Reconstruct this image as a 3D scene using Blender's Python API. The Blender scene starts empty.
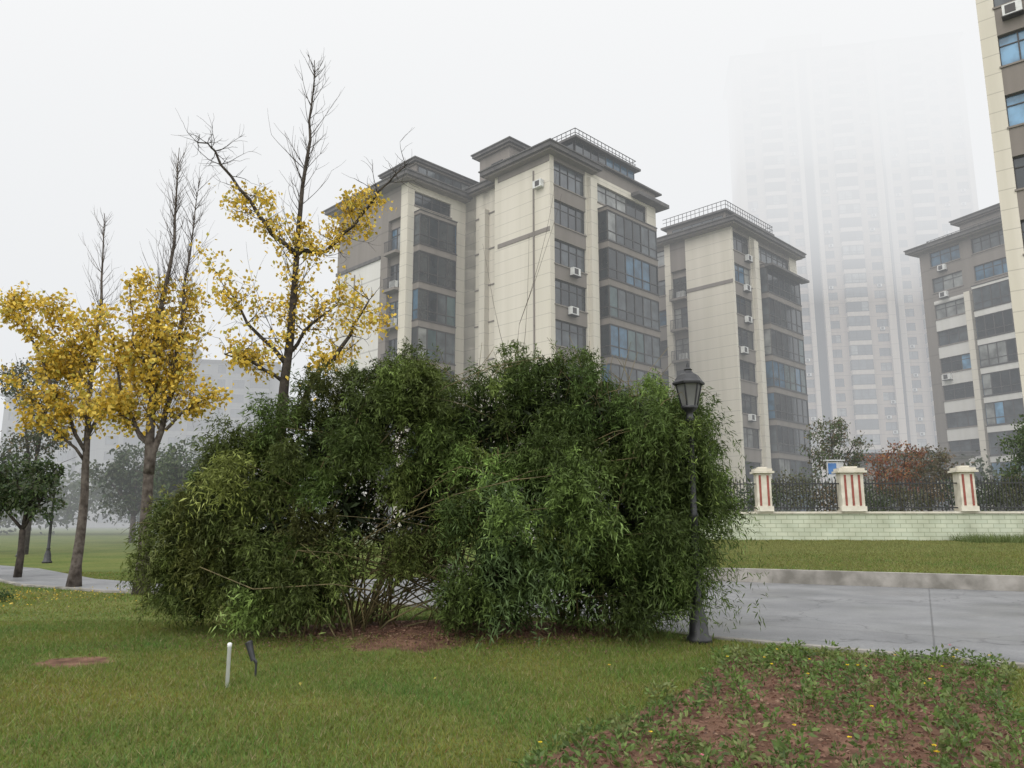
import bpy, math, random
import numpy as np
from mathutils import Vector
random.seed(11)
rng = np.random.default_rng(11)
scene = bpy.context.scene
R = math.radians

# ------------------------------------------------------------------ materials
def nodes_of(name):
    m = bpy.data.materials.new(name); m.use_nodes = True
    nt = m.node_tree
    return m, nt, nt.nodes, nt.links, nt.nodes["Principled BSDF"]

def mat_noise(name, c1, c2, scale=3.0, rough=0.8, bump=0.1, detail=6, spec=0.3, lo=0.35, hi=0.65, bscale=None, metallic=0.0):
    m, nt, N, L, P = nodes_of(name)
    tc = N.new("ShaderNodeTexCoord")
    n = N.new("ShaderNodeTexNoise"); n.inputs["Scale"].default_value = scale; n.inputs["Detail"].default_value = detail
    r = N.new("ShaderNodeValToRGB")
    r.color_ramp.elements[0].position = lo; r.color_ramp.elements[1].position = hi
    r.color_ramp.elements[0].color = (*c1, 1); r.color_ramp.elements[1].color = (*c2, 1)
    L.new(tc.outputs["Object"], n.inputs["Vector"]); L.new(n.outputs["Fac"], r.inputs["Fac"])
    L.new(r.outputs["Color"], P.inputs["Base Color"])
    P.inputs["Roughness"].default_value = rough
    P.inputs["Specular IOR Level"].default_value = spec
    P.inputs["Metallic"].default_value = metallic
    if bump:
        n2 = N.new("ShaderNodeTexNoise"); n2.inputs["Scale"].default_value = bscale or scale * 8; n2.inputs["Detail"].default_value = 4
        b = N.new("ShaderNodeBump"); b.inputs["Strength"].default_value = bump; b.inputs["Distance"].default_value = 0.02
        L.new(tc.outputs["Object"], n2.inputs["Vector"]); L.new(n2.outputs["Fac"], b.inputs["Height"]); L.new(b.outputs["Normal"], P.inputs["Normal"])
    return m

def mat_facade(name, c, groove=1.05, dark=0.72, stain=0.82):
    """painted render with horizontal joints and vertical rain staining"""
    m, nt, N, L, P = nodes_of(name)
    g = N.new("ShaderNodeNewGeometry"); sp = N.new("ShaderNodeSeparateXYZ"); L.new(g.outputs["Position"], sp.inputs[0])
    mp = N.new("ShaderNodeMapping"); mp.inputs["Scale"].default_value = (1.2, 1.2, 0.06)
    L.new(g.outputs["Position"], mp.inputs[0])
    n = N.new("ShaderNodeTexNoise"); n.inputs["Scale"].default_value = 1.0; n.inputs["Detail"].default_value = 6
    L.new(mp.outputs[0], n.inputs["Vector"])
    r = N.new("ShaderNodeValToRGB"); r.color_ramp.elements[0].position = .3; r.color_ramp.elements[1].position = .7
    r.color_ramp.elements[0].color = (c[0]*stain, c[1]*stain, c[2]*stain*.97, 1); r.color_ramp.elements[1].color = (*c, 1)
    L.new(n.outputs["Fac"], r.inputs["Fac"])
    d = N.new("ShaderNodeMath"); d.operation = 'DIVIDE'; d.inputs[1].default_value = groove; L.new(sp.outputs["Z"], d.inputs[0])
    f = N.new("ShaderNodeMath"); f.operation = 'FRACT'; L.new(d.outputs[0], f.inputs[0])
    lt = N.new("ShaderNodeMath"); lt.operation = 'LESS_THAN'; lt.inputs[1].default_value = 0.045; L.new(f.outputs[0], lt.inputs[0])
    mx = N.new("ShaderNodeMix"); mx.data_type = 'RGBA'; mx.blend_type = 'MULTIPLY'
    L.new(lt.outputs[0], mx.inputs["Factor"]); L.new(r.outputs["Color"], mx.inputs["A"]); mx.inputs["B"].default_value = (dark, dark, dark, 1)
    L.new(mx.outputs["Result"], P.inputs["Base Color"])
    P.inputs["Roughness"].default_value = .85; P.inputs["Specular IOR Level"].default_value = .2
    return m

def mat_glass(name, c, rough=0.08, spec=.6):
    m, nt, N, L, P = nodes_of(name)
    g = N.new("ShaderNodeNewGeometry")
    n = N.new("ShaderNodeTexNoise"); n.inputs["Scale"].default_value = .9; n.inputs["Detail"].default_value = 3
    L.new(g.outputs["Position"], n.inputs["Vector"])
    r = N.new("ShaderNodeValToRGB"); r.color_ramp.elements[0].position = .35; r.color_ramp.elements[1].position = .65
    r.color_ramp.elements[0].color = (c[0]*.5, c[1]*.5, c[2]*.5, 1); r.color_ramp.elements[1].color = (c[0]*1.3, c[1]*1.3, c[2]*1.3, 1)
    L.new(n.outputs["Fac"], r.inputs["Fac"]); L.new(r.outputs["Color"], P.inputs["Base Color"])
    b = N.new("ShaderNodeBump"); b.inputs["Strength"].default_value = .03; b.inputs["Distance"].default_value = .1
    L.new(n.outputs["Fac"], b.inputs["Height"]); L.new(b.outputs["Normal"], P.inputs["Normal"])
    P.inputs["Roughness"].default_value = rough; P.inputs["Specular IOR Level"].default_value = spec
    return m

def mat_leaf(name, trans=0.3, rough=.5, spec=.25):
    m, nt, N, L, P = nodes_of(name)
    a = N.new("ShaderNodeAttribute"); a.attribute_name = "col"
    L.new(a.outputs["Color"], P.inputs["Base Color"]); P.inputs["Roughness"].default_value = rough
    P.inputs["Specular IOR Level"].default_value = spec
    t = N.new("ShaderNodeBsdfTranslucent"); L.new(a.outputs["Color"], t.inputs["Color"])
    mx = N.new("ShaderNodeMixShader"); mx.inputs[0].default_value = trans
    L.new(P.outputs[0], mx.inputs[1]); L.new(t.outputs[0], mx.inputs[2])
    L.new(mx.outputs[0], N["Material Output"].inputs["Surface"])
    return m

M = {}
M['cream'] = mat_facade("cream_render", (.59, .545, .465), stain=.86)
M['cream2'] = mat_facade("cream_render_pale", (.58, .56, .53), groove=3.1, stain=.88)
M['brown'] = mat_facade("taupe_render", (.205, .18, .16), groove=3.2, dark=.8)
M['tower'] = mat_facade("tower_render", (.40, .32, .265), groove=3.05, dark=.75)
M['towerw'] = mat_facade("tower_white_render", (.50, .43, .375), groove=3.05, dark=.8)
M['far'] = mat_facade("pale_render", (.235, .23, .22), groove=3.05, dark=.8)
M['roof'] = mat_noise("roof_fascia", (.06, .056, .055), (.105, .097, .09), 1.5, .7, 0)
M['frame'] = mat_noise("window_frame", (.035, .032, .03), (.055, .05, .048), 2, .5, 0)
M['framew'] = mat_noise("window_frame_pale", (.4, .4, .39), (.5, .5, .5), 2, .5, 0)
M['dark'] = mat_noise("interior_dark", (.012, .012, .013), (.03, .03, .03), .6, .9, 0)  # near-black core behind the panes, gloom of unlit rooms put into its colour
M['g1'] = mat_glass("glass_dark", (.020, .025, .027))
M['g2'] = mat_glass("glass_blue", (.04, .095, .15), .1)
M['g3'] = mat_glass("glass_grey", (.06, .07, .075), .12)
M['g4'] = mat_glass("glass_curtain", (.20, .205, .195), .2)
M['g5'] = mat_glass("glass_teal", (.05, .08, .08), .15)
M['g6'] = mat_glass("glass_pale_blue", (.12, .24, .36), .15)
M['ac'] = mat_noise("ac_white", (.5, .5, .48), (.62, .62, .6), 3, .5, 0)
M['bark'] = mat_noise("bark", (.045, .035, .028), (.12, .10, .085), 9, .9, .6, bscale=30)
M['barkd'] = mat_noise("bark_dark", (.03, .024, .02), (.075, .062, .05), 9, .9, .6, bscale=30)
M['leaf'] = mat_leaf("leaf", .3)
M['bleaf'] = mat_leaf("bamboo_leaf", .22, .62, .16)
M['grassb'] = mat_leaf("grass_blade", .3, .6)
M['iron'] = mat_noise("black_iron", (.012, .012, .013), (.025, .025, .026), 12, .45, .1, spec=.5)
M['conc'] = mat_noise("kerb_concrete", (.16, .15, .13), (.32, .30, .27), 2.2, .85, .3, detail=10)
M['white'] = mat_noise("white_plastic", (.68, .68, .66), (.8, .8, .78), 6, .5, 0)
M['pill'] = mat_noise("pillar_render", (.48, .44, .36), (.62, .58, .49), 3, .8, .1, detail=8)
M['red'] = mat_noise("red_tile", (.20, .055, .04), (.28, .08, .06), 6, .6, .1)
M['lampglass'] = mat_noise("lamp_milk_glass", (.12, .12, .115), (.18, .18, .17), 4, .3, 0)
M['blue'] = mat_noise("blue_panel", (.04, .12, .3), (.06, .16, .36), 4, .4, 0)
M['culm'] = mat_noise("bamboo_culm", (.07, .06, .025), (.17, .13, .06), 6, .6, .1)

# ------------------------------------------------------------------ mesh helpers
def link(o, parent=None):
    scene.collection.objects.link(o)
    if parent is not None: o.parent = parent
    return o
def empty(name):
    e = bpy.data.objects.new(name, None); e.empty_display_size = .2
    return link(e)
def obj_from(name, V, F, mat, parent=None, smooth=False):
    me = bpy.data.meshes.new(name); me.from_pydata([tuple(v) for v in V], [], F); me.update()
    if smooth:
        me.polygons.foreach_set("use_smooth", [True]*len(me.polygons))
    me.materials.append(mat)
    return link(bpy.data.objects.new(name, me), parent)
def np_mesh(name, V, F, mat, col=None, parent=None, smooth=False):
    n, (m, k) = len(V), F.shape
    me = bpy.data.meshes.new(name)
    me.vertices.add(n); me.vertices.foreach_set("co", np.ascontiguousarray(V, dtype=np.float32).ravel())
    me.loops.add(m*k); me.loops.foreach_set("vertex_index", np.ascontiguousarray(F, dtype=np.int32).ravel())
    me.polygons.add(m); me.polygons.foreach_set("loop_start", np.arange(0, m*k, k, dtype=np.int32))
    if smooth: me.polygons.foreach_set("use_smooth", np.ones(m, dtype=bool))
    me.update(calc_edges=True)
    if col is not None:
        a = me.attributes.new("col", 'FLOAT_COLOR', 'POINT')
        c = np.ones((n, 4), dtype=np.float32); c[:, :3] = col; a.data.foreach_set("color", c.ravel())
    me.materials.append(mat)
    return link(bpy.data.objects.new(name, me), parent)
def norm(a): return a/np.maximum(np.linalg.norm(a, axis=-1, keepdims=True), 1e-9)
def leaves(P, D, Ln, W, C):
    n = len(P); D = norm(D)
    S = norm(np.cross(D, rng.normal(size=(n, 3))))
    Ln = Ln[:, None]; W = W[:, None]
    mid = P + D*Ln*.42
    tip = P + D*Ln; tip[:, 2] -= (Ln*.12)[:, 0]
    V = np.stack([P, mid + S*W/2, tip, mid - S*W/2], 1).reshape(-1, 3)
    F = np.arange(4*n).reshape(n, 4)
    return V, F, np.repeat(C, 4, axis=0)

class Acc:
    def __init__(s): s.V = []; s.F = []
    def box(s, x0, x1, y0, y1, z0, z1):
        b = len(s.V)
        s.V += [(x0,y0,z0),(x1,y0,z0),(x1,y1,z0),(x0,y1,z0),(x0,y0,z1),(x1,y0,z1),(x1,y1,z1),(x0,y1,z1)]
        s.F += [(b,b+3,b+2,b+1),(b+4,b+5,b+6,b+7),(b,b+1,b+5,b+4),(b+1,b+2,b+6,b+5),(b+2,b+3,b+7,b+6),(b+3,b,b+4,b+7)]
    def tube(s, pts, rad, k=6):
        pts = [Vector(p) for p in pts]; b = len(s.V)
        for i, p in enumerate(pts):
            d = (pts[min(i+1, len(pts)-1)] - pts[max(i-1, 0)])
            if d.length < 1e-6: d = Vector((0,0,1))
            d.normalize()
            u = d.cross(Vector((0.13, 1, 0.07)));
            if u.length < .01: u = d.cross(Vector((1,0,0)))
            u.normalize(); w = d.cross(u)
            for j in range(k):
                a = 2*math.pi*j/k
                s.V.append(tuple(p + (u*math.cos(a) + w*math.sin(a))*rad[i]))
        for i in range(len(pts)-1):
            for j in range(k):
                j2 = (j+1) % k
                s.F.append((b+i*k+j, b+i*k+j2, b+(i+1)*k+j2, b+(i+1)*k+j))
        s.F.append(tuple(b+(len(pts)-1)*k+j for j in range(k)))
        s.F.append(tuple(b+j for j in reversed(range(k))))
    def lathe(s, cx, cy, prof, k=16):
        b = len(s.V)
        for (r, z) in prof:
            for j in range(k):
                a = 2*math.pi*j/k; s.V.append((cx+r*math.cos(a), cy+r*math.sin(a), z))
        for i in range(len(prof)-1):
            for j in range(k):
                j2 = (j+1) % k
                s.F.append((b+i*k+j, b+i*k+j2, b+(i+1)*k+j2, b+(i+1)*k+j))

def sstep(x, a, b):
    t = np.clip((x-a)/(b-a), 0, 1); return t*t*(3-2*t)

# ------------------------------------------------------------------ world, sun, fog
w = bpy.data.worlds.new("World"); scene.world = w; w.use_nodes = True
N = w.node_tree.nodes; L = w.node_tree.links
bg = N["Background"]
sky = N.new("ShaderNodeTexSky"); sky.sky_type = 'NISHITA'; sky.sun_disc = False
SUN_EL, SUN_AZ = 50, 215     # compass-like, clockwise from +Y
sky.sun_elevation = R(SUN_EL); sky.sun_rotation = R(SUN_AZ); sky.dust_density = 6; sky.air_density = 1.2
mx = N.new("ShaderNodeMix"); mx.data_type = 'RGBA'; mx.inputs["Factor"].default_value = .9
mx.inputs["B"].default_value = (13.4, 13.6, 13.9, 1)
L.new(sky.outputs[0], mx.inputs["A"]); L.new(mx.outputs["Result"], bg.inputs["Color"])
bg.inputs["Strength"].default_value = .15
sl = bpy.data.lights.new("sun", 'SUN'); sl.energy = .8; sl.angle = R(30); sl.color = (1, .98, .95)
so = link(bpy.data.objects.new("sun", sl))
az = R(SUN_AZ); el = R(SUN_EL)
dirv = Vector((math.sin(az)*math.cos(el), math.cos(az)*math.cos(el), math.sin(el)))
so.rotation_euler = (-dirv).to_track_quat('-Z', 'Y').to_euler()

def fog(x0,x1,y0,y1,z0,z1,sig,lum):
    a = Acc(); a.box(x0,x1,y0,y1,z0,z1)
    m = bpy.data.materials.new("fog"); m.use_nodes = True
    n = m.node_tree.nodes; l = m.node_tree.links
    n.remove(n["Principled BSDF"])
    ab = n.new("ShaderNodeVolumeAbsorption"); ab.inputs["Color"].default_value = (0,0,0,1); ab.inputs["Density"].default_value = sig
    em = n.new("ShaderNodeEmission"); em.inputs["Color"].default_value = (*lum, 1); em.inputs["Strength"].default_value = sig  # emission stands in for daylight scattered by the fog
    ad = n.new("ShaderNodeAddShader"); l.new(ab.outputs[0], ad.inputs[0]); l.new(em.outputs[0], ad.inputs[1])
    l.new(ad.outputs[0], n["Material Output"].inputs["Volume"])
    return obj_from("fog", a.V, a.F, m)
LF = (.79, .81, .835)
fog(-700, 700, 30, 88, -8, 46, .0034, LF)
fog(-700, 700, 88.1, 700, -8, 46, .0055, LF)
fog(-650, 650, 88.2, 690, 46.05, 76, .023, (.90, .91, .92))
fog(-650, 650, 88.4, 690, 76.05, 170, .055, (.955, .96, .965))

# ------------------------------------------------------------------ ground
FX = [-60,-30,-2,2,5.7,11.3,17,25,60]; FY = [60,35,21.6,21.3,20,17.3,14.5,10.5,-7]
def far_edge(x): return np.interp(x, FX, FY)
def wall_y(x): return 31-.1*np.asarray(x)
def H(x, y):
    x = np.asarray(x, float); y = np.asarray(y, float)
    h = .20*np.exp(-(((x+1.3)/2.7)**2+((y-10.9)/1.3)**2))
    h += .025*np.sin(x*.9+1)*np.sin(y*.7)*sstep(18-y, 0, 4)*sstep(2.0-x, -1, 2)
    m = sstep(x, -9, 0)
    fe = far_edge(x); wy = wall_y(x)
    t = (y-fe)
    ter = .31*sstep(t, .32, .9) + .5*np.clip(t/np.maximum(wy-fe, 1), 0, 1)
    ter = ter + 1.08*sstep(y-wy, .12, .4)
    return h + ter*m*(t > 0)
BED = [(0.0,4.6),(0.05,5.4),(.9,6.6),(1.7,7.7),(2.5,9.3),(3.2,9.55),(5.5,9.0),(5.0,8.0),(4.35,7.1),(3.2,4.6)]
def in_poly(x, y, poly):
    x = np.asarray(x); y = np.asarray(y); c = np.zeros(x.shape, bool); n = len(poly)
    for i in range(n):
        x1,y1 = poly[i]; x2,y2 = poly[(i+1) % n]
        cond = ((y1 > y) != (y2 > y)) & (x < (x2-x1)*(y-y1)/((y2-y1) if y2 != y1 else 1e-9)+x1)
        c ^= cond
    return c
NEAR = [(30,-8),(16,1.5),(8.5,6.7),(5.6,8.75),(2.7,10.75),(0,13.2),(-3,15.6),(-6,16.8),(-9,17.5),(-12,19.2),(-16.5,23.6),(-24,29),(-40,36)]
FAR = [(45,.5),(25,10.5),(17,14.5),(11.3,17.3),(5.7,20),(2,21.3),(-2,21.6),(-5.5,20),(-8.6,19.3),(-11.2,21),(-15.4,25.4),(-23.3,31),(-40,38.4)]
ROAD = NEAR + FAR[::-1]
gx = np.unique(np.concatenate([np.linspace(-1500,-60,14), np.linspace(-60,-20,25), np.arange(-20,30,.22), np.linspace(30,80,26), np.linspace(80,1500,14)]))
gy = np.unique(np.concatenate([np.linspace(-300,0,8), np.arange(0,34,.22), np.linspace(34,120,30), np.linspace(120,2000,14)]))
X, Y = np.meshgrid(gx, gy); Z = H(X, Y)
nx, ny = len(gx), len(gy)
idx = np.arange(nx*ny).reshape(ny, nx)
F = np.stack([idx[:-1,:-1], idx[:-1,1:], idx[1:,1:], idx[1:,:-1]], -1).reshape(-1, 4)
def bare(x, y):
    s = np.exp(-(((x+1.0)/3.0)**2+((y-10.9)/1.1)**2)**2)
    s = np.maximum(s, np.exp(-(((x+4.95)/.5)**2+((y-9.05)/.34)**2)**2))
    return np.maximum(s, .8*np.exp(-(((x+1.3)/.9)**2+((y-9.75)/.42)**2)**2))
soil = bare(X, Y)*.95
soil = np.maximum(soil, in_poly(X, Y, BED)*1.0)
far_l = sstep(Y, 14, 30)
gc = np.stack([soil.ravel(), far_l.ravel(), np.zeros(nx*ny)], 1)
m, nt, Nn, Ll, P = nodes_of("lawn_ground")
at = Nn.new("ShaderNodeAttribute"); at.attribute_name = "col"
sp = Nn.new("ShaderNodeSeparateColor"); Ll.new(at.outputs["Color"], sp.inputs[0])
tc = Nn.new("ShaderNodeTexCoord")
def noise(scale, det=6):
    n = Nn.new("ShaderNodeTexNoise"); n.inputs["Scale"].default_value = scale; n.inputs["Detail"].default_value = det
    Ll.new(tc.outputs["Object"], n.inputs["Vector"]); return n
def ramp(src, p0, c0, p1, c1):
    r = Nn.new("ShaderNodeValToRGB"); r.color_ramp.elements[0].position = p0; r.color_ramp.elements[1].position = p1
    r.color_ramp.elements[0].color = (*c0,1); r.color_ramp.elements[1].color = (*c1,1); Ll.new(src, r.inputs["Fac"]); return r
def mix(f, a, b, mode='MIX'):
    x = Nn.new("ShaderNodeMix"); x.data_type = 'RGBA'; x.blend_type = mode
    if isinstance(f, float): x.inputs["Factor"].default_value = f
    else: Ll.new(f, x.inputs["Factor"])
    Ll.new(a, x.inputs["A"]); Ll.new(b, x.inputs["B"]); return x.outputs["Result"]
g1 = ramp(noise(.55).outputs["Fac"], .36, (.07,.105,.022), .64, (.15,.155,.045))
g2 = ramp(noise(9, 8).outputs["Fac"], .35, (.05,.075,.018), .62, (.14,.165,.05))
ga = mix(.5, g1.outputs["Color"], g2.outputs["Color"])
so1 = ramp(noise(5, 10).outputs["Fac"], .3, (.07,.038,.026), .7, (.20,.115,.078))
ns = noise(2.5, 6)
ad = Nn.new("ShaderNodeMath"); ad.operation = 'ADD'; Ll.new(sp.outputs["Red"], ad.inputs[0])
sc_ = Nn.new("ShaderNodeMath"); sc_.operation = 'MULTIPLY_ADD'; Ll.new(ns.outputs["Fac"], sc_.inputs[0]); sc_.inputs[1].default_value = 1.0; sc_.inputs[2].default_value = -.5
Ll.new(sc_.outputs[0], ad.inputs[1])
msk = ramp(ad.outputs[0], .42, (0,0,0), .6, (1,1,1))
out = mix(msk.outputs["Color"], ga, so1.outputs["Color"])
Ll.new(out, P.inputs["Base Color"]); P.inputs["Roughness"].default_value = .95; P.inputs["Specular IOR Level"].default_value = .1
bp = Nn.new("ShaderNodeBump"); bp.inputs["Strength"].default_value = .8; bp.inputs["Distance"].default_value = .04
Ll.new(noise(22, 8).outputs["Fac"], bp.inputs["Height"]); Ll.new(bp.outputs["Normal"], P.inputs["Normal"])
np_mesh("ground", np.stack([X.ravel(), Y.ravel(), Z.ravel()], 1), F, m, gc, smooth=True)

# road
def strip(name, e1, e2, z, mat, nsub=6, parent=None):
    def sub(e):
        o = []
        for i in range(len(e)-1):
            for k in range(nsub):
                t = k/nsub; o.append((e[i][0]*(1-t)+e[i+1][0]*t, e[i][1]*(1-t)+e[i+1][1]*t))
        return o+[e[-1]]
    a = sub(e1); b = sub(e2); V = []; F = []
    for p, q in zip(a, b): V += [(p[0],p[1],z),(q[0],q[1],z)]
    for i in range(len(a)-1): F.append((2*i,2*i+1,2*i+3,2*i+2))
    return obj_from(name, V, F, mat, parent)
m, nt, Nn, Ll, P = nodes_of("road_concrete")
tc = Nn.new("ShaderNodeTexCoord")
r1 = ramp(noise(.8, 10).outputs["Fac"], .3, (.155,.157,.16), .7, (.255,.255,.257))
r2 = ramp(noise(40, 4).outputs["Fac"], .3, (.70,.70,.70), .7, (1,1,1))
c = mix(1.0, r1.outputs["Color"], r2.outputs["Color"], 'MULTIPLY')
mpp = Nn.new("ShaderNodeMapping"); mpp.inputs["Rotation"].default_value = (0,0,R(28)); mpp.inputs["Scale"].default_value = (.22,.22,.22)
Ll.new(tc.outputs["Object"], mpp.inputs[0])
br = Nn.new("ShaderNodeTexBrick"); br.inputs["Scale"].default_value = 1; br.inputs["Mortar Size"].default_value = .003; br.offset = 0
br.inputs["Color1"].default_value = (1,1,1,1); br.inputs["Color2"].default_value = (.93,.93,.93,1); br.inputs["Mortar"].default_value = (.55,.55,.55,1)
br.inputs["Brick Width"].default_value = 1.0; br.inputs["Row Height"].default_value = .9
Ll.new(mpp.outputs[0], br.inputs["Vector"])
c = mix(1.0, c, br.outputs["Color"], 'MULTIPLY')
vo = Nn.new("ShaderNodeTexVoronoi"); vo.feature = 'DISTANCE_TO_EDGE'; vo.inputs["Scale"].default_value = .35
nw = noise(1.2, 6); vm = Nn.new("ShaderNodeVectorMath"); vm.operation = 'ADD'
Ll.new(tc.outputs["Object"], vm.inputs[0]); Ll.new(nw.outputs["Color"], vm.inputs[1]); Ll.new(vm.outputs[0], vo.inputs["Vector"])
cr = ramp(vo.outputs["Distance"], .0, (.5,.5,.5), .008, (1,1,1))
c = mix(1.0, c, cr.outputs["Color"], 'MULTIPLY')
Ll.new(c, P.inputs["Base Color"])
rr = ramp(noise(.5, 6).outputs["Fac"], .35, (.32,.32,.32), .65, (.65,.65,.65)); Ll.new(rr.outputs["Color"], P.inputs["Roughness"])
strip("road", NEAR, FAR, .034, m)
def offs(e, d):
    o = []
    for i, p in enumerate(e):
        q = e[min(i+1,len(e)-1)]; r_ = e[max(i-1,0)]
        t = Vector((q[0]-r_[0], q[1]-r_[1])).normalized(); o.append((p[0]+t.y*d, p[1]-t.x*d))
    return o
def kerb(name, e, w_, z0, z1, mat):
    a = offs(e, 0); b = offs(e, w_); V = []; F = []
    for p, q in zip(a, b): V += [(p[0],p[1],z0),(p[0],p[1],z1),(q[0],q[1],z1),(q[0],q[1],z0)]
    for i in range(len(a)-1):
        for k in range(4):
            F.append((4*i+k, 4*i+(k+1) % 4, 4*(i+1)+(k+1) % 4, 4*(i+1)+k))
    return obj_from(name, V, F, mat)
kerb("kerb", NEAR, -.12, -.05, .052, M['conc'])
kerb("kerb", FAR[:7], .26, -.05, .36, M['conc'])

# retaining wall + fence
m, nt, Nn, Ll, P = nodes_of("painted_brick")
tc = Nn.new("ShaderNodeTexCoord"); spx = Nn.new("ShaderNodeSeparateXYZ"); Ll.new(tc.outputs["Object"], spx.inputs[0])
cb = Nn.new("ShaderNodeCombineXYZ"); Ll.new(spx.outputs["X"], cb.inputs["X"]); Ll.new(spx.outputs["Z"], cb.inputs["Y"])
br = Nn.new("ShaderNodeTexBrick"); br.inputs["Scale"].default_value = 1; br.inputs["Brick Width"].default_value = .42; br.inputs["Row Height"].default_value = .16
br.inputs["Mortar Size"].default_value = .012; Ll.new(cb.outputs[0], br.inputs["Vector"])
br.inputs["Color1"].default_value = (.50,.52,.40,1); br.inputs["Color2"].default_value = (.44,.47,.36,1); br.inputs["Mortar"].default_value = (.28,.31,.22,1)
st = ramp(noise(1.1, 8).outputs["Fac"], .3, (.72,.72,.68), .6, (1,1,1))
Ll.new(mix(1.0, br.outputs["Color"], st.outputs["Color"], 'MULTIPLY'), P.inputs["Base Color"]); P.inputs["Roughness"].default_value = .8
wang = math.atan(-.1)
Wp = (0, 31, 0)
a = Acc(); a.box(0, 42, 0, .3, .3, 1.82)
wo = obj_from("retaining_wall", a.V, a.F, m); wo.location = Wp; wo.rotation_euler = (0,0,wang)
a = Acc(); a.box(0, 42, -.05, .36, 1.822, 1.9)
co = obj_from("coping", a.V, a.F, M['pill'], wo)
fe = empty("iron_fence"); fe.location = Wp; fe.rotation_euler = (0,0,wang)
a = Acc(); cs = math.cos(wang)
px = [2.6, 6.2, 9.85, 13.15, 17.35, 21.0, 25, 29]
px = [p/cs for p in px]
xx = .3
while xx < 34:
    if min(abs(xx-p) for p in px) > .42:
        a.box(xx-.014, xx+.014, .13, .158, 1.95, 3.12+.04*math.sin(xx*9))
        a.V.append((xx, .142, 3.24)); t = len(a.V)-1; b = t-8
        a.F += [(b+4,b+5,t),(b+5,b+6,t),(b+6,b+7,t),(b+7,b+4,t)]
    xx += .125
for z in (2.02, 2.95): a.box(.2, 34, .115, .168, z, z+.045)
obj_from("bars", a.V, a.F, M['iron'], fe)
for i, p in enumerate(px):
    e = empty("fence_pillar"); e.location = (p*cs, 31+p*math.sin(wang), 0); e.rotation_euler = (0,0,wang)
    hw = .42 if i == 3 else .27
    a = Acc(); a.box(-hw, hw, -.12, .42, 1.902, 3.38)
    obj_from("shaft", a.V, a.F, M['pill'], e)
    a = Acc(); a.box(-hw-.05, hw+.05, -.17, .47, 1.904, 2.1)
    obj_from("plinth", a.V, a.F, M['pill'], e)
    a = Acc(); a.box(-hw-.12, hw+.12, -.24, .54, 3.38, 3.46); a.box(-hw-.06, hw+.06, -.18, .48, 3.461, 3.56); a.box(-hw*.6, hw*.6, -.05, .35, 3.561, 3.63)
    obj_from("cap", a.V, a.F, M['pill'], e)
    a = Acc()
    for sx in ([-.30,-.04,.22] if i == 3 else [-.19,.11]):
        a.box(sx, sx+.08, -.135, -.121, 2.12, 3.3)
    obj_from("tile_stripes", a.V, a.F, M['red'], e)

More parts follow.
